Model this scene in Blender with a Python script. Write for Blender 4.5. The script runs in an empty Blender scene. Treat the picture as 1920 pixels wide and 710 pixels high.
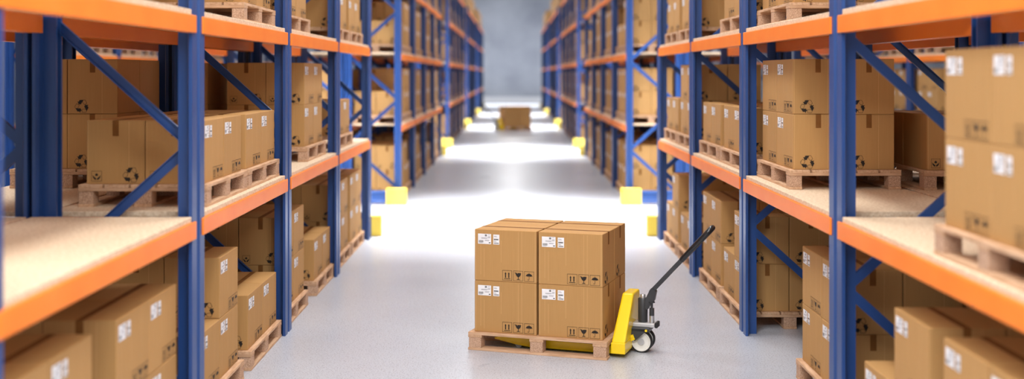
import bpy, bmesh, math, random
from mathutils import Vector, Matrix
from mathutils.bvhtree import BVHTree

SC = bpy.context.scene
COL = SC.collection
R = math.radians
PI = math.pi

# ------------------------------------------------------------------ materials
def srgb(r, g, b):
    f = lambda c: (c / 255 / 12.92) if c / 255 <= .04045 else ((c / 255 + .055) / 1.055) ** 2.4
    return (f(r), f(g), f(b), 1.0)

def new_mat(name, col, rough=.5, metal=0.0, spec=.5):
    m = bpy.data.materials.new(name)
    m.use_nodes = True
    b = m.node_tree.nodes['Principled BSDF']
    b.inputs['Base Color'].default_value = col
    b.inputs['Roughness'].default_value = rough
    b.inputs['Metallic'].default_value = metal
    b.inputs['Specular IOR Level'].default_value = spec
    return m

def noise_color(m, c1, c2, scale=(1, 1, 1), nscale=5, detail=4, lo=.35, hi=.65, bump=0, dist=.01, coord='Object', rand=0.0):
    nt = m.node_tree; n = nt.nodes; l = nt.links
    b = n['Principled BSDF']
    tc = n.new('ShaderNodeTexCoord'); mp = n.new('ShaderNodeMapping')
    mp.inputs['Scale'].default_value = scale
    tx = n.new('ShaderNodeTexNoise'); tx.inputs['Scale'].default_value = nscale; tx.inputs['Detail'].default_value = detail
    rp = n.new('ShaderNodeValToRGB')
    rp.color_ramp.elements[0].position = lo; rp.color_ramp.elements[0].color = c1
    rp.color_ramp.elements[1].position = hi; rp.color_ramp.elements[1].color = c2
    l.new(tc.outputs[coord], mp.inputs['Vector']); l.new(mp.outputs[0], tx.inputs['Vector'])
    l.new(tx.outputs['Fac'], rp.inputs['Fac'])
    out = rp.outputs['Color']
    if rand:
        oi = n.new('ShaderNodeObjectInfo'); hs = n.new('ShaderNodeHueSaturation')
        mr = n.new('ShaderNodeMapRange'); mr.inputs['To Min'].default_value = 1 - rand; mr.inputs['To Max'].default_value = 1 + rand
        l.new(oi.outputs['Random'], mr.inputs['Value']); l.new(mr.outputs[0], hs.inputs['Value'])
        l.new(out, hs.inputs['Color']); out = hs.outputs['Color']
    l.new(out, b.inputs['Base Color'])
    if bump:
        bp = n.new('ShaderNodeBump'); bp.inputs['Strength'].default_value = bump; bp.inputs['Distance'].default_value = dist
        l.new(tx.outputs['Fac'], bp.inputs['Height']); l.new(bp.outputs[0], b.inputs['Normal'])
    return tx, rp, out

M = {}
M['card'] = new_mat('cardboard', srgb(198, 150, 95), .75, spec=.25)
noise_color(M['card'], srgb(184, 141, 87), srgb(189, 146, 92), (60, 60, 1.2), 3, 2, .3, .7, bump=0, rand=.04)
M['card_edge'] = new_mat('cardboard_crease', srgb(214, 170, 118), .8, spec=.2)
M['tape'] = new_mat('brown_tape', srgb(128, 82, 38), .7, spec=.15)
noise_color(M['tape'], srgb(122, 78, 36), srgb(136, 90, 44), (1, 1, 1), 9, 2)
M['paper'] = new_mat('label_paper', srgb(240, 240, 242), .6)
noise_color(M['paper'], srgb(236, 236, 239), srgb(244, 244, 246), nscale=12)
M['print'] = new_mat('black_print', srgb(34, 24, 16), .7)
noise_color(M['print'], srgb(30, 21, 14), srgb(40, 29, 19), nscale=30)
M['grey_print'] = new_mat('grey_print', srgb(120, 120, 128), .7)
M['wood'] = new_mat('pallet_board', srgb(205, 165, 125), .8, spec=.2)
noise_color(M['wood'], srgb(186, 146, 112), srgb(216, 180, 148), (2, 14, 14), 3.5, 6, .3, .7, bump=.2, dist=.004, rand=.05)
M['woodx'] = new_mat('pallet_stringer', srgb(200, 160, 120), .8, spec=.2)
noise_color(M['woodx'], srgb(182, 142, 110), srgb(212, 176, 144), (14, 2, 14), 3.5, 6, .3, .7, bump=.2, dist=.004, rand=.05)
M['block'] = new_mat('chipboard_block', srgb(190, 155, 125), .9, spec=.15)
noise_color(M['block'], srgb(164, 128, 102), srgb(214, 180, 154), (1, 1, 1), 170, 2, .35, .65, bump=.4, dist=.003)
M['deck'] = new_mat('chipboard_deck', srgb(228, 204, 172), .7, spec=.3)
noise_color(M['deck'], srgb(206, 176, 142), srgb(238, 217, 190), (1, 1, 1), 55, 3, .3, .65, bump=.1, dist=.002)
M['blue'] = new_mat('blue_enamel', srgb(36, 84, 158), .38, spec=.5)
noise_color(M['blue'], srgb(32, 69, 130), srgb(38, 77, 142), (1, 1, .3), 3, 3, bump=.02)
M['orange'] = new_mat('orange_enamel', srgb(255, 128, 48), .42, spec=.4)
noise_color(M['orange'], srgb(252, 131, 34), srgb(255, 140, 44), nscale=2)
M['yellow'] = new_mat('yellow_enamel', srgb(246, 208, 20), .25, spec=.5)
noise_color(M['yellow'], srgb(243, 203, 18), srgb(249, 213, 26), nscale=2)
M['pale_yellow'] = new_mat('guard_yellow', srgb(250, 225, 70), .45)
noise_color(M['pale_yellow'], srgb(240, 208, 72), srgb(246, 216, 88), nscale=3)
M['black'] = new_mat('black_enamel', srgb(52, 53, 56), .38)
noise_color(M['black'], srgb(48, 49, 52), srgb(58, 59, 62), nscale=8)
M['gloss_black'] = new_mat('gloss_black_plastic', srgb(30, 31, 34), .18)
M['rubber'] = new_mat('black_rubber', srgb(28, 28, 30), .6)
M['white_plastic'] = new_mat('white_wheel_plastic', srgb(232, 230, 224), .4)
M['grey_plastic'] = new_mat('grey_plastic', srgb(176, 176, 178), .4)
M['steel'] = new_mat('brushed_steel', srgb(205, 205, 208), .3, metal=.85)
M['zinc'] = new_mat('zinc_plate', srgb(200, 200, 202), .42, metal=.3)

def floor_mat():
    m = new_mat('speckled_floor', srgb(196, 198, 204), .3, spec=.4)
    nt = m.node_tree; n = nt.nodes; l = nt.links; b = n['Principled BSDF']
    tc = n.new('ShaderNodeTexCoord')
    n1 = n.new('ShaderNodeTexNoise'); n1.inputs['Scale'].default_value = 85; n1.inputs['Detail'].default_value = 3
    r1 = n.new('ShaderNodeValToRGB')
    e = r1.color_ramp.elements
    e[0].position = .34; e[0].color = srgb(140, 140, 150)
    e[1].position = .42; e[1].color = srgb(190, 194, 203)
    q = e.new(.62); q.color = srgb(194, 198, 207)
    q = e.new(.72); q.color = srgb(220, 223, 230)
    v = n.new('ShaderNodeTexVoronoi'); v.inputs['Scale'].default_value = 52
    lt = n.new('ShaderNodeMath'); lt.operation = 'LESS_THAN'; lt.inputs[1].default_value = .21
    n2 = n.new('ShaderNodeTexNoise'); n2.inputs['Scale'].default_value = .9; n2.inputs['Detail'].default_value = 4
    r2 = n.new('ShaderNodeValToRGB'); r2.color_ramp.elements[0].color = (.93, .93, .94, 1); r2.color_ramp.elements[1].color = (1, 1, 1, 1)
    r2.color_ramp.elements[0].position = .35; r2.color_ramp.elements[1].position = .65
    mx = n.new('ShaderNodeMix'); mx.data_type = 'RGBA'; mx.inputs['B'].default_value = srgb(118, 118, 128)
    mf = n.new('ShaderNodeMath'); mf.operation = 'MULTIPLY'; mf.inputs[1].default_value = .7
    ml = n.new('ShaderNodeMix'); ml.data_type = 'RGBA'; ml.blend_type = 'MULTIPLY'; ml.inputs['Factor'].default_value = 1
    for t in (n1, v, n2): l.new(tc.outputs['Object'], t.inputs['Vector'])
    l.new(n1.outputs['Fac'], r1.inputs['Fac']); l.new(n2.outputs['Fac'], r2.inputs['Fac'])
    l.new(v.outputs['Distance'], lt.inputs[0]); l.new(lt.outputs[0], mf.inputs[0]); l.new(mf.outputs[0], mx.inputs['Factor'])
    l.new(r1.outputs['Color'], mx.inputs['A'])
    l.new(mx.outputs['Result'], ml.inputs['A']); l.new(r2.outputs['Color'], ml.inputs['B'])
    l.new(ml.outputs['Result'], b.inputs['Base Color'])
    r3 = n.new('ShaderNodeMapRange'); r3.inputs['To Min'].default_value = .24; r3.inputs['To Max'].default_value = .36
    l.new(n2.outputs['Fac'], r3.inputs['Value']); l.new(r3.outputs[0], b.inputs['Roughness'])
    return m
M['floor'] = floor_mat()
M['concrete'] = new_mat('grey_concrete', srgb(170, 175, 184), .85, spec=.2)
noise_color(M['concrete'], srgb(146, 151, 162), srgb(182, 187, 196), (1, 1, 1), .35, 7, .3, .7, bump=.3, dist=.02)
M['base'] = new_mat('white_skirting', srgb(225, 226, 230), .6)
M['lamp'] = new_mat('lamp_diffuser', srgb(255, 255, 255), .5)

# ------------------------------------------------------------------ mesh builder
class MB:
    def __init__(s): s.v = []; s.f = []; s.m = []; s.sm = []; s.mats = []
    def mi(s, mat):
        if mat not in s.mats: s.mats.append(mat)
        return s.mats.index(mat)
    def add(s, verts, faces, mat, mtx=None, smooth=False):
        o = len(s.v); i = s.mi(mat)
        for p in verts:
            p = Vector(p)
            s.v.append(tuple(mtx @ p if mtx else p))
        for f in faces:
            s.f.append([o + k for k in f]); s.m.append(i); s.sm.append(smooth)
    def box(s, x0, x1, y0, y1, z0, z1, mat, mtx=None, bev=0):
        if bev <= 0:
            v = [(x0,y0,z0),(x1,y0,z0),(x1,y1,z0),(x0,y1,z0),(x0,y0,z1),(x1,y0,z1),(x1,y1,z1),(x0,y1,z1)]
            s.add(v, [(0,3,2,1),(4,5,6,7),(0,1,5,4),(1,2,6,5),(2,3,7,6),(3,0,4,7)], mat, mtx); return
        bm = bmesh.new(); bmesh.ops.create_cube(bm, size=1)
        for q in bm.verts:
            q.co = ((x0+x1)/2 + q.co.x*(x1-x0), (y0+y1)/2 + q.co.y*(y1-y0), (z0+z1)/2 + q.co.z*(z1-z0))
        bmesh.ops.bevel(bm, geom=bm.edges[:] , offset=bev, segments=2 if bev > .004 else 1, affect='EDGES', profile=.5)
        s.frombm(bm, mat, mtx)
    def frombm(s, bm, mat, mtx=None, smooth=False):
        bm.verts.ensure_lookup_table(); bm.verts.index_update()
        s.add([q.co[:] for q in bm.verts], [[q.index for q in f.verts] for f in bm.faces], mat, mtx, smooth); bm.free()
    def prism(s, pts, z0, z1, mat, mtx=None, cap=True):
        n = len(pts)
        v = [(p[0], p[1], z0) for p in pts] + [(p[0], p[1], z1) for p in pts]
        f = [(i, (i+1) % n, n + (i+1) % n, n + i) for i in range(n)]
        if cap: f += [tuple(range(n-1, -1, -1)), tuple(range(n, 2*n))]
        s.add(v, f, mat, mtx)
    def hexa(s, v8, mat, bev=0, mtx=None):
        fs = [(0,3,2,1),(4,5,6,7),(0,1,5,4),(1,2,6,5),(2,3,7,6),(3,0,4,7)]
        if not bev: s.add(v8, fs, mat, mtx); return
        bm = bmesh.new(); vs = [bm.verts.new(p) for p in v8]
        for f in fs: bm.faces.new([vs[i] for i in f])
        bmesh.ops.bevel(bm, geom=bm.edges[:], offset=bev, segments=2, affect='EDGES', profile=.5)
        s.frombm(bm, mat, mtx)
    def bar(s, a, b, w, h, mat, up=(0, 0, 1)):
        a = Vector(a); b = Vector(b); d = (b - a); L = d.length; d.normalize()
        u = Vector(up); x = d.cross(u)
        if x.length < 1e-4: x = d.cross(Vector((1, 0, 0)))
        x.normalize(); z = x.cross(d)
        m = Matrix(((x.x, d.x, z.x, a.x), (x.y, d.y, z.y, a.y), (x.z, d.z, z.z, a.z), (0, 0, 0, 1)))
        s.box(-w/2, w/2, 0, L, -h/2, h/2, mat, m)
    def cyl(s, c, axis, r, h, mat, n=32, prof=None):
        """lathe around axis from c; prof = [(r, t)]"""
        prof = prof or [(0, 0), (r, 0), (r, h), (0, h)]
        ax = Vector(axis).normalized(); q = ax.to_track_quat('Z', 'Y').to_matrix().to_4x4()
        m = Matrix.Translation(c) @ q
        v = []; f = []
        for (rr, t) in prof:
            for k in range(n): v.append((rr*math.cos(2*PI*k/n), rr*math.sin(2*PI*k/n), t))
        for i in range(len(prof)-1):
            for k in range(n):
                f.append((i*n+k, i*n+(k+1) % n, (i+1)*n+(k+1) % n, (i+1)*n+k))
        bm = bmesh.new(); vs = [bm.verts.new(p) for p in v]
        for q_ in f: bm.faces.new([vs[i] for i in q_])
        bmesh.ops.remove_doubles(bm, verts=bm.verts, dist=1e-5)
        bmesh.ops.recalc_face_normals(bm, faces=bm.faces)
        s.frombm(bm, mat, m, True)
    def tube(s, pts, r, mat, n=12, rb=None):
        pts = [Vector(p) for p in pts]; rr = r if isinstance(r, (list, tuple)) else [r]*len(pts)
        v = []; f = []; X = None
        for i, p in enumerate(pts):
            t = (pts[min(i+1, len(pts)-1)] - pts[max(i-1, 0)]).normalized()
            if X is None:
                X = t.cross(Vector((0, 1, 0)));
                if X.length < .1: X = t.cross(Vector((1, 0, 0)))
            X = (X - t*X.dot(t)).normalized(); Y = t.cross(X)
            for k in range(n):
                a = 2*PI*k/n; v.append(p + X*math.cos(a)*rr[i] + Y*math.sin(a)*(rb[i] if rb else rr[i]))
        for i in range(len(pts)-1):
            for k in range(n): f.append((i*n+k, i*n+(k+1) % n, (i+1)*n+(k+1) % n, (i+1)*n+k))
        f.append(tuple(range(n-1, -1, -1))); f.append(tuple(range((len(pts)-1)*n, len(pts)*n)))
        s.add(v, f, mat, None, True)
    def merge(s, o, mtx):
        k = len(s.v)
        mm = [s.mi(x) for x in o.mats]
        for p in o.v: s.v.append(tuple(mtx @ Vector(p)))
        for f, m, sm in zip(o.f, o.m, o.sm): s.f.append([k + i for i in f]); s.m.append(mm[m]); s.sm.append(sm)
    def mesh(s, name):
        me = bpy.data.meshes.new(name)
        me.from_pydata(s.v, [], s.f)
        for x in s.mats: me.materials.append(M[x])
        me.polygons.foreach_set('material_index', s.m)
        me.polygons.foreach_set('use_smooth', s.sm)
        if any(s.sm):
            try: me.set_sharp_from_angle(angle=R(40))
            except Exception: pass
        me.update()
        return me
    def build(s, name, parent=None):
        return link(name, s.mesh(name), parent)

def link(name, data, parent=None, loc=None):
    o = bpy.data.objects.new(name, data); COL.objects.link(o)
    if parent: o.parent = parent
    if loc: o.location = loc
    return o

def tag(o, label, cat, group=None, kind=None):
    o['label'] = label; o['category'] = cat
    if group: o['group'] = group
    if kind: o['kind'] = kind
    return o

def empty(name, loc, rz=0):
    o = link(name, None); o.location = loc; o.rotation_euler = (0, 0, rz); o.empty_display_size = .1
    return o

def copy_tree(o, parent=None):
    c = o.copy(); COL.objects.link(c); c.parent = parent
    for ch in list(KIDS.get(o.name, o.children)):
        copy_tree(ch, c)
    return c
KIDS = {}

# ------------------------------------------------------------------ layout constants (metres; Y runs down the aisle)
PITCH = 3.01
BLOCKS = [4.455, 21.1, 37.2, 53.4, 69.6]
XL, XR = -1.995, 2.057           # the two rack faces on the aisle
DEPTH = 1.0                      # depth of one rack
BACK = .03                       # gap between racks standing back to back
BEAM_Z = [1.268, 2.562, 3.856, 5.150]
BH = .111; DT = .035
LEV = [0.0] + [z + BH + DT for z in BEAM_Z]
TOP = 5.38

# ------------------------------------------------------------------ setting
def plane(name, pts, mat, kind='structure'):
    mb = MB(); mb.add(pts, [tuple(range(len(pts)))], mat); o = mb.build(name); o['kind'] = kind; return o
fl = MB(); fl.box(-15, 15, -3, 95, -.2, 0, 'floor'); o = fl.build('floor'); o['kind'] = 'structure'
w = MB(); w.box(-15.3, 15.3, 95, 95.3, 0, 14, 'concrete'); o = w.build('wall_back'); o['kind'] = 'structure'
w = MB(); w.box(-15.3, -15, -3, 95, 0, 9, 'concrete'); o = w.build('wall_left'); o['kind'] = 'structure'
w = MB(); w.box(15, 15.3, -3, 95, 0, 9, 'concrete'); o = w.build('wall_right'); o['kind'] = 'structure'
w = MB(); w.box(-15, 15, 94.9, 95, 0, .5, 'base', bev=.01); o = w.build('baseboard_back'); o['kind'] = 'structure'

# ------------------------------------------------------------------ pallet racks (local: aisle face at x=0, depth to +x, y along the rack)
def upright_mb(flip):
    mb = MB()
    pts = [(0, -.145), (0, -.036), (.028, -.026), (.028, .026), (0, .036), (0, .145), (.022, .145), (.034, .125), (.034, .052),
           (.115, .052), (.115, .03), (.056, .03), (.056, -.03), (.115, -.03), (.115, -.052), (.034, -.052), (.034, -.125), (.022, -.145)]
    if flip: pts = [(DEPTH - x, y) for x, y in pts]
    else: pts = pts[::-1]
    mb.prism(pts, 0, TOP, 'blue')
    return mb
def beam_mb(x0, x1):
    mb = MB()
    L = PITCH - .165
    mb.box(x0, x1, .0825, .0825 + L, 0, BH, 'orange', bev=.005)
    return mb
upr_f = upright_mb(False).mesh('upright'); upr_b = upright_mb(True).mesh('upright_rear')
bm_f = beam_mb(-.012, .045).mesh('beam'); bm_b = beam_mb(DEPTH - .045, DEPTH + .012).mesh('beam_rear')
dk = MB(); dk.box(.003, DEPTH - .003, .148, PITCH - .148, 0, DT, 'deck', bev=.003); deck_me = dk.mesh('deck')
def brace_mesh(x0, x1, z0, z1, yo):
    mb = MB()
    a = Vector((x0, yo, z0)); b = Vector((x1, yo, z1))
    d = (b - a).normalized(); n = Vector((0, 1, 0)); h = d.cross(n)
    # open C channel: web plus two lips
    mb.bar(a, b, .006, .062, 'blue', up=h)
    for s in (-1, 1):
        mb.bar(a + h*.028*s + n*.012*(1), b + h*.028*s + n*.012, .024, .006, 'blue', up=h)
    return mb.mesh('brace')
XA, XB = .085, DEPTH - .085
def brace_set(front0):
    """front0: height of the lowest node on the aisle upright, .825 between nodes"""
    st = .8; out = []
    nodes = []
    z = front0; side = 0
    z0 = z - st; s0 = 1
    if z0 > 0.05: nodes.append((s0, z0))
    while z < TOP - .1:
        nodes.append((side, z)); z += st; side = 1 - side
    for (s1, z1), (s2, z2) in zip(nodes, nodes[1:]):
        e = .028
        out.append(brace_mesh(XA if s1 == 0 else XB, XA if s2 == 0 else XB, z1 + e, z2 - e, -.045))
    return out
BR_L = brace_set(.25); BR_R = brace_set(.95); BR_L2 = brace_set(1.05); BR_R2 = brace_set(.45)

OCC = []   # occluding boxes (world) for the visibility estimate
def place_rack(face_x, y0, turned, braces, label, group):
    root = empty('pallet_rack', (face_x, y0 + (4*PITCH if turned else 0), 0), PI if turned else 0)
    tag(root, label, 'pallet rack', group)
    for i in range(5):
        link('upright', upr_f, root, (0, i*PITCH, 0)); link('upright', upr_b, root, (0, i*PITCH, 0))
        for b in braces: link('brace', b, root, (0, i*PITCH, 0))
    for z in BEAM_Z:
        for i in range(4):
            link('beam', bm_f, root, (0, i*PITCH, z)); link('beam', bm_b, root, (0, i*PITCH, z))
            link('deck_board', deck_me, root, (0, i*PITCH, z + BH))
    xs = (face_x - DEPTH, face_x) if turned else (face_x, face_x + DEPTH)
    for z in BEAM_Z:
        OCC.append((xs[0], xs[1], y0 + .1, y0 + 4*PITCH - .1, z, z + BH + DT))
    for i in range(5):
        y = y0 + i*PITCH
        OCC.append((xs[0], xs[0] + .1, y - .12, y + .12, 0, TOP)); OCC.append((xs[1] - .1, xs[1], y - .12, y + .12, 0, TOP))
    return root

ORD = ['first', 'second', 'third', 'fourth', 'fifth']
ROWS = {  # key: (face_x, turned, braces, words, blocks)
    'L1': (XL, True, BR_L, 'left', range(5)),
    'R1': (XR, False, BR_R, 'right', range(5)),
    'L2': (XL - DEPTH*2 - BACK, False, BR_L2, 'left back-to-back', range(5)),
    'R2': (XR + DEPTH*2 + BACK, True, BR_R2, 'right back-to-back', range(5)),
    'L3': (XL - DEPTH*2 - BACK - 4.05, True, BR_L, 'far left', range(3)),
    'R3': (XR + DEPTH*2 + BACK + 4.05, False, BR_R, 'far right', range(3)),
}
RACK_WORDS = {
    'L1': '{o} rack on the left side of the aisle',
    'R1': '{o} rack on the right side of the aisle',
    'L2': 'rack standing behind the {o} left aisle rack, back to back',
    'R2': 'rack standing behind the {o} right aisle rack, back to back',
    'L3': '{o} rack beyond the next aisle to the left',
    'R3': '{o} rack beyond the next aisle to the right',
}
for k, (fx, tn, br, wd, bl) in ROWS.items():
    for b in bl:
        place_rack(fx, BLOCKS[b], tn, br, 'blue and orange ' + RACK_WORDS[k].format(o=ORD[b]), 'pallet racks')

# ------------------------------------------------------------------ guards at the rack ends
def guard(xc, width, y, label):
    """rail across two back-to-back racks, yellow caps at both aisle ends"""
    root = empty('rack_end_guard', (xc, y, 0)); tag(root, label, 'rack guard', 'rack end guards')
    h = width/2
    r = MB(); r.box(-h + .34, h - .34, -.05, .05, .045, .25, 'blue', bev=.006); r.box(-h + .34, h - .34, -.062, .062, .20, .25, 'blue', bev=.004)
    r.box(-h + .34, h - .34, -.062, .062, .03, .08, 'blue', bev=.004)
    r.build('rail', root)
    for s in (-1, 1):
        c = MB(); c.box(min(s*h, s*(h - .36)), max(s*h, s*(h - .36)), -.085, .085, 0, .29, 'pale_yellow', bev=.012)
        c.build('end_cap', root)
yl = (XL + .13 + XL - DEPTH*2 - BACK - .13)/2; wl = DEPTH*2 + BACK + .26
yr = (XR - .13 + XR + DEPTH*2 + BACK + .13)/2
for b in range(5):
    for side, xc, wd in (('left', yl, wl), ('right', yr, wl)):
        if b > 0: guard(xc, wd, BLOCKS[b] - .31, 'blue rail with yellow caps at near end of the %s rack, %s side' % (ORD[b], side))
        guard(xc, wd, BLOCKS[b] + 4*PITCH + .31, 'blue rail with yellow caps at far end of the %s rack, %s side' % (ORD[b], side))

# ------------------------------------------------------------------ cardboard box
BL, BD, BHH = .544, .391, .428
def face_pt(face, u, z, off):
    if face == 'front': return (-BL/2 + u, -BD/2 - off, z)
    if face == 'right': return (BL/2 + off, -BD/2 + u, z)
    if face == 'left': return (-BL/2 - off, BD/2 - u, z)
    if face == 'back': return (BL/2 - u, BD/2 + off, z)
    if face == 'top': return (-BL/2 + u, -BD/2 + z, BHH + off)
def decal(mb, face, pts, mat, off=.0012):
    mb.add([face_pt(face, u, z, off) for u, z in pts], [tuple(range(len(pts)))], mat)
def rect(mb, face, u0, u1, z0, z1, mat, off=.0012):
    decal(mb, face, [(u0, z0), (u1, z0), (u1, z1), (u0, z1)], mat, off)
def frame(mb, face, u0, u1, z0, z1, t, mat):
    rect(mb, face, u0, u1, z0, z0 + t, mat); rect(mb, face, u0, u1, z1 - t, z1, mat)
    rect(mb, face, u0, u0 + t, z0 + t, z1 - t, mat); rect(mb, face, u1 - t, u1, z0 + t, z1 - t, mat)
def line(mb, face, a, b, t, mat):
    a = Vector(a); b = Vector(b); d = (b - a).normalized(); n = Vector((-d.y, d.x))*t/2
    decal(mb, face, [a - n, b - n, b + n, a + n], mat)

def recycle(mb, face, cu, cz, rad):
    def P(x, y): return (cu + x*rad, cz + y*rad)
    for k in range(3):
        a = R(120*k)
        def rot(p): return P(p[0]*math.cos(a) - p[1]*math.sin(a), p[0]*math.sin(a) + p[1]*math.cos(a))
        # solid bent arrow with its head, then the outlined folded flap
        decal(mb, face, [rot(p) for p in [(-.66, .68), (-.43, .66), (-.32, .89), (.18, .91), (-.14, .29), (-.52, .33), (-.46, .46)]], 'print')
        fl_ = [(.18, .91), (.48, .89), (.70, .45), (.36, .21), (.07, .58)]
        q = [rot(p) for p in fl_]
        for i in range(len(q)):
            line(mb, face, q[i], q[(i+1) % len(q)], rad*.045, 'print')

def icons(mb, face, u0, z0, s):
    g = s*.14; t = s*.03
    for i in range(3): frame(mb, face, u0 + i*(s+g), u0 + i*(s+g) + s, z0, z0 + s, t, 'print')
    # this way up
    for c in (.33, .67):
        cu = u0 + s*c
        rect(mb, face, cu - s*.055, cu + s*.055, z0 + s*.26, z0 + s*.66, 'print')
        decal(mb, face, [(cu - s*.10, z0 + s*.64), (cu + s*.10, z0 + s*.64), (cu, z0 + s*.82)], 'print')
    rect(mb, face, u0 + s*.18, u0 + s*.82, z0 + s*.14, z0 + s*.20, 'print')
    # fragile glass
    c = u0 + s + g + s*.52
    decal(mb, face, [(c + s*x, z0 + s*y) for x, y in [(-.30, .80), (-.26, .62), (-.17, .47), (-.035, .38), (-.03, .20), (-.16, .17), (-.16, .12), (.16, .12), (.16, .17), (.03, .20), (.035, .38), (.17, .47), (.26, .62), (.28, .80), (-.05, .80), (-.10, .70), (-.16, .80)]], 'print')
    decal(mb, face, [(c + s*x, z0 + s*y) for x, y in [(-.36, .74), (-.31, .70), (-.31, .86), (-.36, .86)]], 'print')
    # umbrella
    c = u0 + 2*(s + g) + s*.5
    pts = [(-.32 , .50)]
    pts = []
    for k in range(13):
        a = PI - PI*k/12; pts.append((.34*math.cos(a), .50 + .28*math.sin(a)))
    pts += [(.24, .54), (.12, .48), (.02, .54), (-.02, .54), (-.12, .48), (-.24, .54)]
    decal(mb, face, [(c + s*x, z0 + s*y) for x, y in pts], 'print')
    rect(mb, face, c - s*.02, c + s*.02, z0 + s*.18, z0 + s*.88, 'print')
    line(mb, face, (c - s*.02, z0 + s*.18), (c - s*.10, z0 + s*.14), s*.04, 'print')
    line(mb, face, (c - s*.10, z0 + s*.13), (c - s*.14, z0 + s*.22), s*.04, 'print')

def hands(mb, face, u0, z0, s):
    frame(mb, face, u0, u0 + s, z0, z0 + s, s*.03, 'print')
    c = u0 + s/2
    decal(mb, face, [(c + s*x, z0 + s*y) for x, y in [(-.11, .52), (.11, .52), (.15, .66), (0, .80), (-.15, .66)]], 'print')
    for g in (-1, 1):
        p = [(.40, .62), (.34, .36), (.20, .18), (.04, .14), (.04, .30), (.14, .36), (.20, .44), (.28, .48)]
        p = [(c + g*s*x, z0 + s*y) for x, y in p]
        decal(mb, face, p if g < 0 else p[::-1], 'print')

def body_mb(detail=True):
    mb = MB()
    if detail:
        mb.box(-BL/2, BL/2, -BD/2, BD/2, 0, BHH, 'card', bev=.0035)
        # creased corner edges and fine corrugation lines left by the folding
        for u in (.012, BL - .012):
            rect(mb, 'front', u - .0014, u + .0014, .006, BHH - .006, 'card_edge', .0006)
        for u, a, b in ((.385, .006, BHH - .01), (.415, .02, BHH - .01), (.235, .16, .34), (.085, .03, .27), (.055, .05, .30)):
            rect(mb, 'front', u - .0011, u + .0011, a, b, 'card_edge', .0006)
        for fc in ('right', 'left'):
            for u in (.010, .27 if fc == 'right' else .285):
                rect(mb, fc, u - .0013, u + .0013, .006, BHH - .006, 'card_edge', .0006)
        icons(mb, 'front', .247, .012, .084)
        recycle(mb, 'right', .112, .058, .056)
        recycle(mb, 'left', .300, .060, .056)
        hands(mb, 'left', .032, .018, .07)
    else:
        mb.box(-BL/2, BL/2, -BD/2, BD/2, 0, BHH, 'card')
        recycle(mb, 'right', .112, .058, .056) if False else None
    return mb
def tape_mb():
    mb = MB(); w = .021
    rect(mb, 'top', 0, BL, BD/2 - w, BD/2 + w, 'tape', .0012)
    rect(mb, 'right', BD/2 - w, BD/2 + w, BHH - .105, BHH, 'tape', .0012)
    rect(mb, 'left', BD/2 - w, BD/2 + w, BHH - .105, BHH, 'tape', .0012)
    return mb
def label_mb(k, detail=True):
    mb = MB(); T = BHH
    if k == 0:
        u0, z0, w, h = .030, T - .122, .117, .085
        rect(mb, 'front', u0, u0 + w, z0, z0 + h, 'paper', .0015)
        if detail:
            o = .0022
            # barcode
            x = u0 + .008
            for i, bw in enumerate([3, 1, 2, 1, 1, 3, 1, 2, 2, 1, 3, 1, 1, 2]):
                rect(mb, 'front', x, x + bw*.0009, z0 + .012, z0 + .030, 'print', o); x += bw*.0009 + .0014
            # small mark top right, lines of small print
            for i in range(5): rect(mb, 'front', u0 + .063 + i*.0034, u0 + .0655 + i*.0034, z0 + .064, z0 + .080, 'print', o)
            for (a, b, z) in ((.030, .108, .050), (.030, .080, .0455), (.088, .110, .062), (.088, .110, .056), (.062, .104, .032), (.062, .098, .027), (.088, .108, .076), (.008, .040, .007)):
                rect(mb, 'front', u0 + a, u0 + b, z0 + z, z0 + z + .0022, 'grey_print', o)
            rect(mb, 'front', u0 + .097, u0 + .112, z0 + .008, z0 + .015, 'print', o)
    else:
        u0, z0, w, h = .166, T - .122, .054, .082
        rect(mb, 'front', u0, u0 + w, z0, z0 + h, 'paper', .0015)
        if detail:
            o = .0022
            for i in range(7): rect(mb, 'front', u0 + .006 + i*.0058, u0 + .0105 + i*.0058, z0 + .036, z0 + .047, 'print', o)
            for i in range(8): rect(mb, 'front', u0 + .008 + i*.0052, u0 + .0115 + i*.0052, z0 + .006, z0 + .015, 'print', o)
            for (a, b, z) in ((.006, .030, .068), (.006, .036, .062), (.006, .024, .026), (.006, .030, .021)):
                rect(mb, 'front', u0 + a, u0 + b, z0 + z, z0 + z + .002, 'grey_print', o)
    return mb
body_me = body_mb().mesh('box_body'); tape_me = tape_mb().mesh('tape')
lab_me = [label_mb(0).mesh('shipping_label'), label_mb(1).mesh('address_label')]
# whole box as one mesh, for copies that show only a few pixels
one = MB(); one.merge(body_mb(False), Matrix()); one.merge(tape_mb(), Matrix())
one.merge(label_mb(0, False), Matrix()); one.merge(label_mb(1, False), Matrix())
def far_icons(mb):
    rect(mb, 'front', .25, .52, .03, .075, 'print'); mb_ = None
one_me = one.mesh('cardboard_box')

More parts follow.
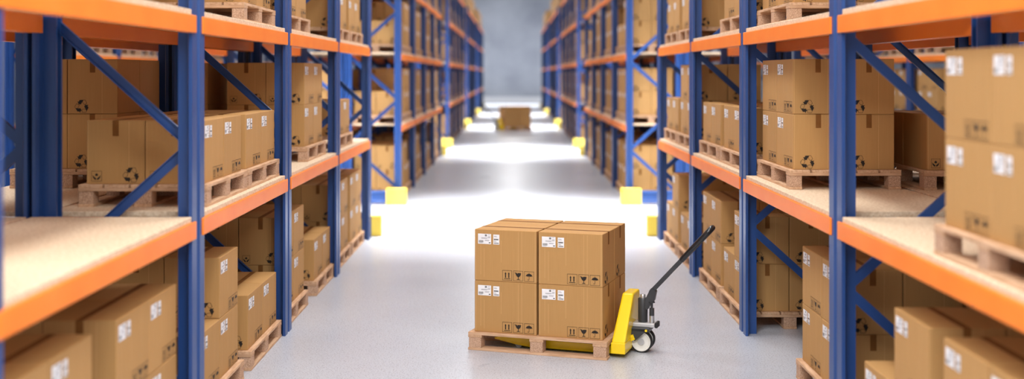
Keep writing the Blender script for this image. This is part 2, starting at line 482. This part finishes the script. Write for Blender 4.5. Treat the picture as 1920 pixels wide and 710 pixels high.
# ------------------------------------------------------------------ pallet (local: long side along x, 1.2 m; z=0 on the ground)
PL, PD, PH = 1.195, .865, .150
def pallet_parts():
    out = []
    ws = [.161]*5; gap = (PD - sum(ws))/4; y = -PD/2
    for w_ in ws:
        m = MB(); m.box(-PL/2, PL/2, y, y + w_, .128, .150, 'wood', bev=.002); out.append(('top_board', m)); y += w_ + gap
    xs = [-PL/2, -.06, PL/2 - .12]
    for x in xs:
        m = MB(); m.box(x, x + .12, -PD/2, PD/2, .106, .128, 'woodx', bev=.002); out.append(('stringer_board', m))
    ys = [(-PD/2, -PD/2 + .1), (-.06, .06), (PD/2 - .1, PD/2)]
    for x in xs:
        for (a, b) in ys:
            m = MB(); m.box(x + .006, x + .114, a + .002, b - .002, .021, .106, 'block', bev=.002); out.append(('block', m))
    for (a, b) in ys:
        m = MB(); m.box(-PL/2, PL/2, a, b, 0, .021, 'wood', bev=.002); out.append(('bottom_board', m))
    return out
PP = pallet_parts()
pal_parts_me = [(n, m.mesh(n)) for n, m in PP]
pall = MB()
for n, m in PP: pall.merge(m, Matrix())
pal_me = pall.mesh('wooden_pallet')

# ------------------------------------------------------------------ stock lists
BOXES = []    # dict(mat4, label, group, size)
PALS = []
LV_WORDS = ['floor level', 'lower shelf', 'second shelf', 'third shelf', 'top shelf']
HW_ROW = {'L1': 'left rack', 'R1': 'right rack', 'L2': 'left rear rack', 'R2': 'right rear rack', 'L3': 'outer left rack', 'R3': 'outer right rack'}

def add_stack(row, blk, bay, lev, y_near, which, n_near, n_far, inset=.065, cols=2):
    """one pallet, long side along the aisle; faces with labels look to the aisle"""
    fx, turned = ROWS[row][0], ROWS[row][1]
    sgn = -1 if turned else 1             # depth direction
    xc = fx + sgn*(inset + PD/2); yc = y_near + PL/2; z = LEV[lev]
    # box front (-Y local) must look towards -sgn*X
    rz = -PI/2*sgn
    # sgn=+1 (right rack): front looks to -X : rotate -90deg maps (0,-1)->(-1,0); sgn=-1: rotate +90 maps (0,-1)->(1,0)
    base = Matrix.Translation((xc, yc, z)) @ Matrix.Rotation(rz, 4, 'Z')
    where = '%s, %s bay, %s %s' % (LV_WORDS[lev], ORD[bay], ORD[blk], HW_ROW[row])
    PALS.append(dict(m=base, label='wooden pallet %s, %s' % ('nearer the camera' if which == 'near' else 'at far end', where), group='pallets on the racks'))
    # along-x local +  is: rotate -90: (1,0)->(0,-1) so +x is nearer the camera for sgn=+1, and farther for sgn=-1
    for ix in (0, 1):
        near = (ix == 1) if sgn > 0 else (ix == 0)
        cnt = n_near if near else n_far
        for lay in range(cnt):
            for c in range(cols):
                jit = random.uniform(-.004, .004)
                x = (-.2775 if ix == 0 else .2775) + jit
                y = (-BD/2 - .003 if c == 0 else BD/2 + .003) + (0 if cols == 2 else 0)
                m = base @ Matrix.Translation((x, y, PH + lay*(BHH + .002))) @ Matrix.Rotation(random.uniform(-.006, .006), 4, 'Z')
                cnt_w = {1: [''], 2: ['lower ', 'upper '], 3: ['bottom ', 'middle ', 'top ']}[cnt][lay]
                lab = '%s%s %s box, %s pallet, %s' % (cnt_w, 'near' if near else 'far', 'aisle-side' if c == 0 else 'inner', which, where)
                BOXES.append(dict(m=m, label=lab, group='cardboard boxes on the racks'))

random.seed(7)
B0 = BLOCKS[0]
bay_y = lambda blk, bay: BLOCKS[blk] + bay*PITCH
# block 0, both aisle racks, from the photograph: (row, bay, level, y_near, which, near layers, far layers, inset)
SPEC = [
 ('L1',0,0, 4.70,'near',2,2,.06), ('L1',0,0, 6.12,'far',2,2,.045),
 ('L1',1,0, 7.68,'near',1,2,.03), ('L1',1,0, 9.115,'far',1,1,.03),
 ('L1',2,0,10.56,'near',2,2,.045), ('L1',2,0,12.20,'far',1,1,.035),
 ('L1',3,0,13.70,'near',2,2,.045), ('L1',3,0,15.00,'far',2,2,.045),
 ('L1',1,1, 7.855,'near',1,1,.045), ('L1',1,1, 9.105,'far',1,1,.045),
 ('L1',2,1,11.93,'far',2,2,.085),
 ('L1',3,1,14.00,'near',1,1,.065),
 ('L1',1,2, 9.03,'far',2,2,.065),
 ('L1',2,2,10.80,'near',2,2,.065),
 ('L1',3,2,13.72,'near',2,2,.065), ('L1',3,2,15.02,'far',2,2,.065),
 ('R1',0,0, 4.63,'near',2,2,.03), ('R1',0,0, 5.93,'far',2,1,.03),
 ('R1',1,0, 7.72,'near',2,2,.10),
 ('R1',2,0,10.62,'near',2,1,.03), ('R1',2,0,11.90,'far',2,2,.03),
 ('R1',3,0,13.62,'near',1,1,.03), ('R1',3,0,14.94,'far',2,1,.03),
 ('R1',0,1, 4.61,'near',2,2,.03),
 ('R1',1,1, 9.06,'far',2,2,.085),
 ('R1',2,1,10.78,'near',1,1,.06), ('R1',2,1,12.08,'far',1,1,.06),
 ('R1',3,1,13.76,'near',2,2,.05), ('R1',3,1,15.06,'far',1,1,.05),
 ('R1',1,2, 9.06,'far',2,2,.085),
 ('R1',2,2,10.76,'near',2,2,.06),
 ('R1',3,2,13.72,'near',2,2,.06), ('R1',3,2,15.04,'far',2,2,.06),
 # racks standing behind, seen through the gaps
 ('L2',1,1, 9.15,'far',2,2,.105),
 ('L2',2,1,10.70,'near',1,1,.06), ('L2',2,1,12.05,'far',2,2,.06),
 ('L2',3,1,13.80,'near',2,2,.06),
 ('L2',0,0, 6.10,'far',2,2,.06), ('L2',1,0, 7.80,'near',2,2,.06), ('L2',1,0, 9.10,'far',2,2,.06), ('L2',2,0,10.70,'near',2,1,.06),
 ('L2',3,0,13.80,'near',2,2,.06), ('L2',3,0,15.10,'far',2,2,.06),
 ('R2',1,1, 9.00,'far',1,1,.06),
 ('R2',0,0, 6.00,'far',2,2,.06), ('R2',1,0, 7.75,'near',2,2,.06), ('R2',1,0, 9.10,'far',1,2,.06),
 ('R2',2,0,10.70,'near',2,2,.06), ('R2',2,0,12.00,'far',2,2,.06), ('R2',3,0,13.75,'near',2,2,.06), ('R2',3,1,13.75,'near',2,2,.06),
]
for row, bay, lev, y, which, a, b, ins in SPEC:
    add_stack(row, 0, bay, lev, y, which, a, b, ins)
rnd = random.Random(21)
for row in ('L1', 'R1', 'L2', 'R2'):
    for blk in range(1, 5):
        if row[1] == '2' and blk > 2: continue
        for bay in range(4):
            for lev in range(5):
                if row[1] == '2' and lev > 3: continue
                for wi, which in enumerate(('near', 'far')):
                    r = rnd.random()
                    if lev > 0 and r > .86 and not (blk == 1 and bay == 0 and wi == 0): continue
                    y = bay_y(blk, bay) + (.22 if wi == 0 else 1.54) + rnd.uniform(-.03, .05)
                    a, b = rnd.choice([(2, 2), (2, 2), (1, 1), (2, 1), (1, 2), (2, 2)])
                    if blk == 1 and bay == 0 and wi == 0:
                        a, b = (2, 2) if (row != 'L1' or lev == 0) else (1, 1)
                    add_stack(row, blk, bay, lev, y, which, a, b, .05)
for row in ('L3', 'R3'):
    for blk in (0, 1):
        for bay in range(4):
            for lev in range(3):
                for wi, which in enumerate(('near', 'far')):
                    if rnd.random() > .75: continue
                    y = bay_y(blk, bay) + (.22 if wi == 0 else 1.54)
                    add_stack(row, blk, bay, lev, y, which, 2, rnd.choice([1, 2]), .05)

# ------------------------------------------------------------------ the loads standing in the aisle
HERO_YAW = -R(18.8)
hero_m = Matrix.Translation((.764 - .947*PL/2 + .322*PD/2, 9.44 + .322*PL/2 + .947*PD/2, 0)) @ Matrix.Rotation(HERO_YAW, 4, 'Z')
far_m = Matrix.Translation((.12, 48.5, 0)) @ Matrix.Rotation(PI + R(20), 4, 'Z')
def load(base, who, grp, rot180=False):
    PALS.append(dict(m=base, label=('wooden pallet in the aisle under four big cardboard boxes, nearest' if who == 'hero' else 'distant wooden pallet under boxes at the end of the aisle'),
                     group=None, full=who == 'hero', must=True))
    for ix in (0, 1):
        for c in (0, 1):
            for lay in (0, 1):
                x = (-.2805, .2805)[ix]; y = (-BD/2 - .005, BD/2 + .005)[c]
                if who == 'hero':
                    lab = '%s cardboard box on the jacked pallet, %s %s' % (('lower', 'upper')[lay], ('front', 'back')[c], ('left', 'right')[ix])
                    m = base @ Matrix.Translation((x, y, PH + lay*(BHH + .002)))
                else:
                    lab = '%s cardboard box of the distant aisle load, %s %s' % (('lower', 'upper')[lay], ('back', 'front')[c], ('right', 'left')[ix])
                    m = base @ Matrix.Translation((x, y, PH + lay*(BHH + .002)))
                BOXES.append(dict(m=m, label=lab, group=grp, must=True, full=who == 'hero'))
load(hero_m, 'hero', 'boxes on the nearest jacked pallet')
load(far_m, 'far', 'boxes of the distant load')

# ------------------------------------------------------------------ camera
cam = bpy.data.cameras.new('camera'); co = bpy.data.objects.new('camera', cam); COL.objects.link(co)
FPX = 2200.0
cam.sensor_fit = 'HORIZONTAL'; cam.sensor_width = 36; cam.lens = FPX/1920*36
co.location = (0, 0, 2.3); co.rotation_euler = (PI/2, 0, 0)
cam.shift_x = 0.0; cam.shift_y = -(355 - 140)/1920
cam.clip_start = .05; cam.clip_end = 300
cam.dof.use_dof = True; cam.dof.focus_distance = 9.7; cam.dof.aperture_fstop = .70
SC.camera = co

# ------------------------------------------------------------------ how much of each box and pallet the place shows from the aisle
V = []; F = []; OWN = []
def addbox(mtx, x0, x1, y0, y1, z0, z1, own):
    o = len(V)
    for p in [(x0,y0,z0),(x1,y0,z0),(x1,y1,z0),(x0,y1,z0),(x0,y0,z1),(x1,y0,z1),(x1,y1,z1),(x0,y1,z1)]:
        V.append(mtx @ Vector(p))
    for f in [(0,3,2,1),(4,5,6,7),(0,1,5,4),(1,2,6,5),(2,3,7,6),(3,0,4,7)]:
        F.append([o + i for i in f]); OWN.append(own)
I4 = Matrix()
for b in OCC: addbox(I4, *b, None)
for i, b in enumerate(BOXES): addbox(b['m'], -BL/2, BL/2, -BD/2, BD/2, 0, BHH, ('b', i))
for i, p in enumerate(PALS): addbox(p['m'], -PL/2, PL/2, -PD/2, PD/2, 0, PH, ('p', i))
tree = BVHTree.FromPolygons(V, F)
hits = {}
ST = 3
eye = Vector((0, 0, 2.3))
for py in range(-30, 740, ST):
    for px in range(-60, 1980, ST):
        d = Vector(((px - 960)/FPX, 1, -(py - 140)/FPX))
        _, _, idx, _ = tree.ray_cast(eye, d)
        if idx is not None and OWN[idx] is not None:
            inside = 0 <= px < 1920 and 0 <= py < 710
            hits.setdefault(OWN[idx], [0, 0])[0 if inside else 1] += ST*ST

def score(kind, i, spec):
    if spec.get('must'): return 1e9
    return hits.get((kind, i), [0, 0])[0]
FULL_PX, CAP = 420, 300
def emit(kind, specs, make_full, one_mesh, name, cat, restname, restlabel, restcat, src, full_px):
    order = sorted(range(len(specs)), key=lambda i: -score(kind, i, specs[i]))
    rest = MB(); n_ind = 0; nr = 0
    for i in order:
        s = specs[i]; sc = score(kind, i, s); h = hits.get((kind, i))
        if sc >= 9 and n_ind < CAP:
            n_ind += 1
            if sc >= full_px and (s.get('full', sc < 1e8)):
                o = make_full(s)
            else:
                o = link(name, one_mesh); o.matrix_world = s['m']
            tag(o, s['label'], cat, s.get('group'))
        elif h or kind == 'b':
            rest.merge(src, s['m']); nr += 1
    if nr:
        o = rest.build(restname); tag(o, restlabel, restcat, kind='stuff')
    print(kind, 'individuals', n_ind, 'rest', nr)

def full_box(s):
    r = empty('cardboard_box', (0, 0, 0)); r.matrix_world = s['m']
    link('box_body', body_me, r); link('packing_tape', tape_me, r)
    a = link('shipping_label', lab_me[0], r); b = link('address_label', lab_me[1], r)
    return r
def full_pallet(s):
    r = empty('wooden_pallet', (0, 0, 0)); r.matrix_world = s['m']
    for n, me in pal_parts_me: link(n, me, r)
    return r
emit('b', BOXES, full_box, one_me, 'cardboard_box', 'box', 'stacked_cartons', 'remaining cardboard boxes filling the rack shelves, mostly hidden or far away', 'boxes', one, 300)
emit('p', PALS, full_pallet, pal_me, 'wooden_pallet', 'pallet', 'stacked_pallets', 'remaining wooden pallets on the far rack shelves', 'pallets', pall, 500)

# ------------------------------------------------------------------ pallet jack (local frame of its pallet; x towards the handle)
def make_jack(base, label):
    root = empty('pallet_jack', (0, 0, 0)); root.matrix_world = base; tag(root, label, 'pallet jack')
    e = PL/2
    for s in (-1, 1):
        m = MB(); yc = s*.19; hw = .078
        prof = [(-.42, .070), (-.42, .084), (-.36, .092), (e + .06, .084), (e + .06, .022), (-.12, .024), (-.22, .034), (-.32, .052)]
        v = [(x, yc - hw, z) for x, z in prof] + [(x, yc + hw, z) for x, z in prof]; n = len(prof)
        f = [(i, (i+1) % n, n + (i+1) % n, n + i) for i in range(n)] + [tuple(range(n)), tuple(range(2*n-1, n-1, -1))]
        bm = bmesh.new(); vs = [bm.verts.new(p) for p in v]
        for q in f: bm.faces.new([vs[i] for i in q])
        bmesh.ops.recalc_face_normals(bm, faces=bm.faces); m.frombm(bm, 'yellow')
        fk = m.build('fork', root)
        r_ = MB(); r_.cyl((-.22, yc - .04, .030), (0, 1, 0), .03, .08, 'grey_plastic', 20); r_.build('load_roller', root)
    # welded body: low base box and tapering upright housing
    m = MB()
    m.box(e + .006, e + .125, -.33, .33, .035, .125, 'yellow', bev=.006)
    xb0, xb1, xt0, xt1 = e - .010, e + .122, e + .052, e + .146
    m.hexa([(xb0 + .018, -.325, .12), (xb1, -.325, .12), (xb1, .325, .12), (xb0 + .018, .325, .12),
            (xt0, -.115, .495), (xt1, -.115, .495), (xt1, .115, .495), (xt0, .115, .495)], 'yellow', bev=.014)
    m.build('mast_body', root)
    u = lambda q: e + q - .036
    m = MB(); m.cyl((u(.235), 0, .235), (0, 0, 1), .037, .21, 'black', 32, [(0, 0), (.038, 0), (.040, .01), (.040, .20), (.036, .207), (0, .207)])
    m.box(u(.235), u(.285), -.028, .028, .36, .43, 'black', bev=.006)
    m.build('hydraulic_pump', root)
    m = MB(); m.cyl((u(.235), 0, .44), (0, 0, 1), .022, .035, 'steel', 24, [(0, 0), (.022, 0), (.022, .028), (.018, .033), (0, .033)]); m.build('pump_cap', root)
    m = MB(); m.box(u(.150), u(.345), -.065, .065, .210, .243, 'zinc', bev=.006); m.build('mounting_plate', root)
    m = MB(); m.box(u(.345), u(.368), -.052, .052, .205, .250, 'rubber', bev=.006); m.build('bumper', root)
    m = MB(); m.cyl((u(.315), -.02, .243), (0, 0, 1), .021, .07, 'steel', 24, [(0, 0), (.021, 0), (.021, .06), (0, .06)]); vr = m.build('lowering_valve', root)
    m = MB(); m.cyl((u(.315), -.02, .30), (0, 0, 1), .019, .12, 'black', 24, [(0, 0), (.0205, 0), (.0205, .065), (.009, .068), (.009, .108), (.026, .110), (.026, .118), (0, .120)])
    m.build('valve_cap', root)
    # chassis over the wheels
    m = MB()
    for s in (-1, 1):
        y0 = s*.10
        m.hexa([(u(.13), y0 - .006, .135), (u(.19), y0 - .006, .10), (u(.19), y0 + .006, .10), (u(.13), y0 + .006, .135),
                (u(.12), y0 - .006, .20), (u(.30), y0 - .006, .20), (u(.30), y0 + .006, .20), (u(.12), y0 + .006, .20)], 'black')
    m.box(u(.12), u(.31), -.106, .106, .178, .21, 'black', bev=.005)
    m.build('wheel_bracket', root)
    m = MB()
    for s in (-1, 1):
        m.bar((u(.10), s*.112, .10), (u(.185), s*.112, .135), .010, .045, 'yellow')
    m.build('steering_link', root)
    for s in (-1, 1):
        m = MB(); m.cyl((u(.165), s*.117 - .008, .140), (0, 1, 0), .012, .016, 'yellow', 16); m.build('bolt', root)
        m = MB(); m.cyl((u(.285), s*.104 - .008, .192), (0, 1, 0), .010, .016, 'yellow', 16); m.build('bolt', root)
    for s in (-1, 1):
        yc = s*.052; hw = .023; rr = .092
        m = MB(); m.cyl((u(.235), yc - hw, rr), (0, 1, 0), rr, 2*hw, 'rubber', 48,
                        [(.080, 0), (.087, 0), (rr, .006), (rr, 2*hw - .006), (.087, 2*hw), (.080, 2*hw), (.080, 0)])
        wh = m.build('wheel', root)
        m = MB(); m.cyl((u(.235), yc - hw + .001, rr), (0, 1, 0), .07, .04, 'white_plastic', 48,
                        [(0, .004), (.030, .004), (.034, .010), (.064, .010), (.070, .001), (.081, .0), (.081, 2*hw - .002), (0, 2*hw - .002)])
        m.cyl((u(.235), yc - hw - .004, rr), (0, 1, 0), .026, .008, 'grey_plastic', 32)
        m.build('hub', wh)
    # handle: cast root, flat drawbar, closed loop grip
    A = Vector((u(.235), 0, .405)); Bp = Vector((u(.315), 0, .505)); T = Vector((e + .775, 0, 1.045))
    d = (T - Bp).normalized(); n = Vector((0, 1, 0)); h = d.cross(n)
    m = MB()
    prof = [(u(.255), .372), (u(.262), .44), (u(.305), .525), (u(.318), .535), (u(.352), .505), (u(.335), .425), (u(.30), .385), (u(.285), .355), (u(.27), .345)]
    v = [(x, -.034, z) for x, z in prof] + [(x, .034, z) for x, z in prof]; k = len(prof)
    bm = bmesh.new(); vs = [bm.verts.new(p) for p in v]
    for q in [(i, (i+1) % k, k + (i+1) % k, k + i) for i in range(k)] + [tuple(range(k)), tuple(range(2*k-1, k-1, -1))]:
        bm.faces.new([vs[i] for i in q])
    bmesh.ops.recalc_face_normals(bm, faces=bm.faces)
    bmesh.ops.bevel(bm, geom=bm.edges[:], offset=.004, segments=2, affect='EDGES'); m.frombm(bm, 'black'); m.build('handle_root', root)
    P1 = Bp + d*.36
    m = MB(); m.bar(Bp - d*.02, P1 + d*.02, .036, .036, 'black', up=h); m.build('drawbar', root)
    L = (T - P1).length
    m = MB()
    pts = []; w = .045
    path = [(0, 0), (.06, .012), (.14, w*.8), (.25, w), (.33, w), (L - .03, w*.9), (L, w*.5), (L + .006, 0)]
    left = [(s_, q) for s_, q in path]; right = [(s_, -q) for s_, q in path[::-1]][1:]
    loop = left + right
    dense = []
    for i in range(len(loop)-1):
        a, b = Vector(loop[i]), Vector(loop[i+1])
        for t in (0, .33, .66): dense.append(a.lerp(b, t))
    dense.append(Vector(loop[-1]))
    m.tube([P1 + d*p.x + n*p.y for p in dense], .023, 'gloss_black', 12)
    m.tube([P1 - d*.01, P1 + d*.06, P1 + d*.12], [.018, .024, .018], 'gloss_black', 14)
    m.tube([P1 + d*(.15) - n*.05, P1 + d*.15 + n*.05], .012, 'gloss_black', 12)
    m.build('grip', root)
    m = MB(); m.bar(P1 + d*.12 - n*.0, P1 + d*(L - .06) - n*.0, .012, .014, 'black', up=h); m.build('release_lever', root)
    return root
make_jack(hero_m, 'yellow hand pallet jack with black handle under the nearest pallet')
j2 = make_jack(far_m, 'distant yellow pallet jack left of the boxes at the aisle end')

# ------------------------------------------------------------------ light
wd = bpy.data.worlds.new('world'); SC.world = wd; wd.use_nodes = True
bg = wd.node_tree.nodes['Background']; bg.inputs['Color'].default_value = (.93, .96, 1, 1); bg.inputs['Strength'].default_value = .52
def area(name, loc, sx, sy, power, col=(1, 1, 1), rot=(0, 0, 0), spread=PI):
    l = bpy.data.lights.new(name, 'AREA'); l.shape = 'RECTANGLE'; l.size = sx; l.size_y = sy; l.energy = power; l.color = col; l.spread = spread
    o = bpy.data.objects.new(name, l); COL.objects.link(o); o.location = loc; o.rotation_euler = rot
    return o
for y in (18.8, 35.2, 51.3, 67.5):
    area('cross_aisle_lamp', (0, y, 6.6), 13, 1.6, 1350, spread=R(75))
area('end_lamp', (0, 86, 9), 14, 4, 1100)
area('end_lamp', (0, 89, 6.6), 13, 1.8, 1000, spread=R(75))
for y in (24, 30, 40, 46, 57, 63, 73, 79):
    area('aisle_lamp', (.0, y, 7.5), 1.0, 2.4, 130)
for y in (6, 10.5, 15):
    area('aisle_lamp', (.0, y, 7.0), 1.0, 2.4, 185, (1, .985, .965))
for x in (-6.05, 6.1):
    for y in (5, 10, 15, 24):
        area('side_aisle_lamp', (x, y, 7.0), 1.0, 2.4, 170)
area('front_fill', (0, 1.2, 6.0), 7, 2.2, 800, (1, .985, .965), (R(18), 0, 0))  # added fill light above the camera, out of view, brightens the box fronts

SC.view_settings.view_transform = 'Standard'; SC.view_settings.look = 'None'
SC.view_settings.exposure = 0; SC.view_settings.gamma = 1
try: SC.view_settings.use_curve_mapping = False
except Exception: pass
SC.cycles.max_bounces = 8
SC.cycles.use_denoising = True
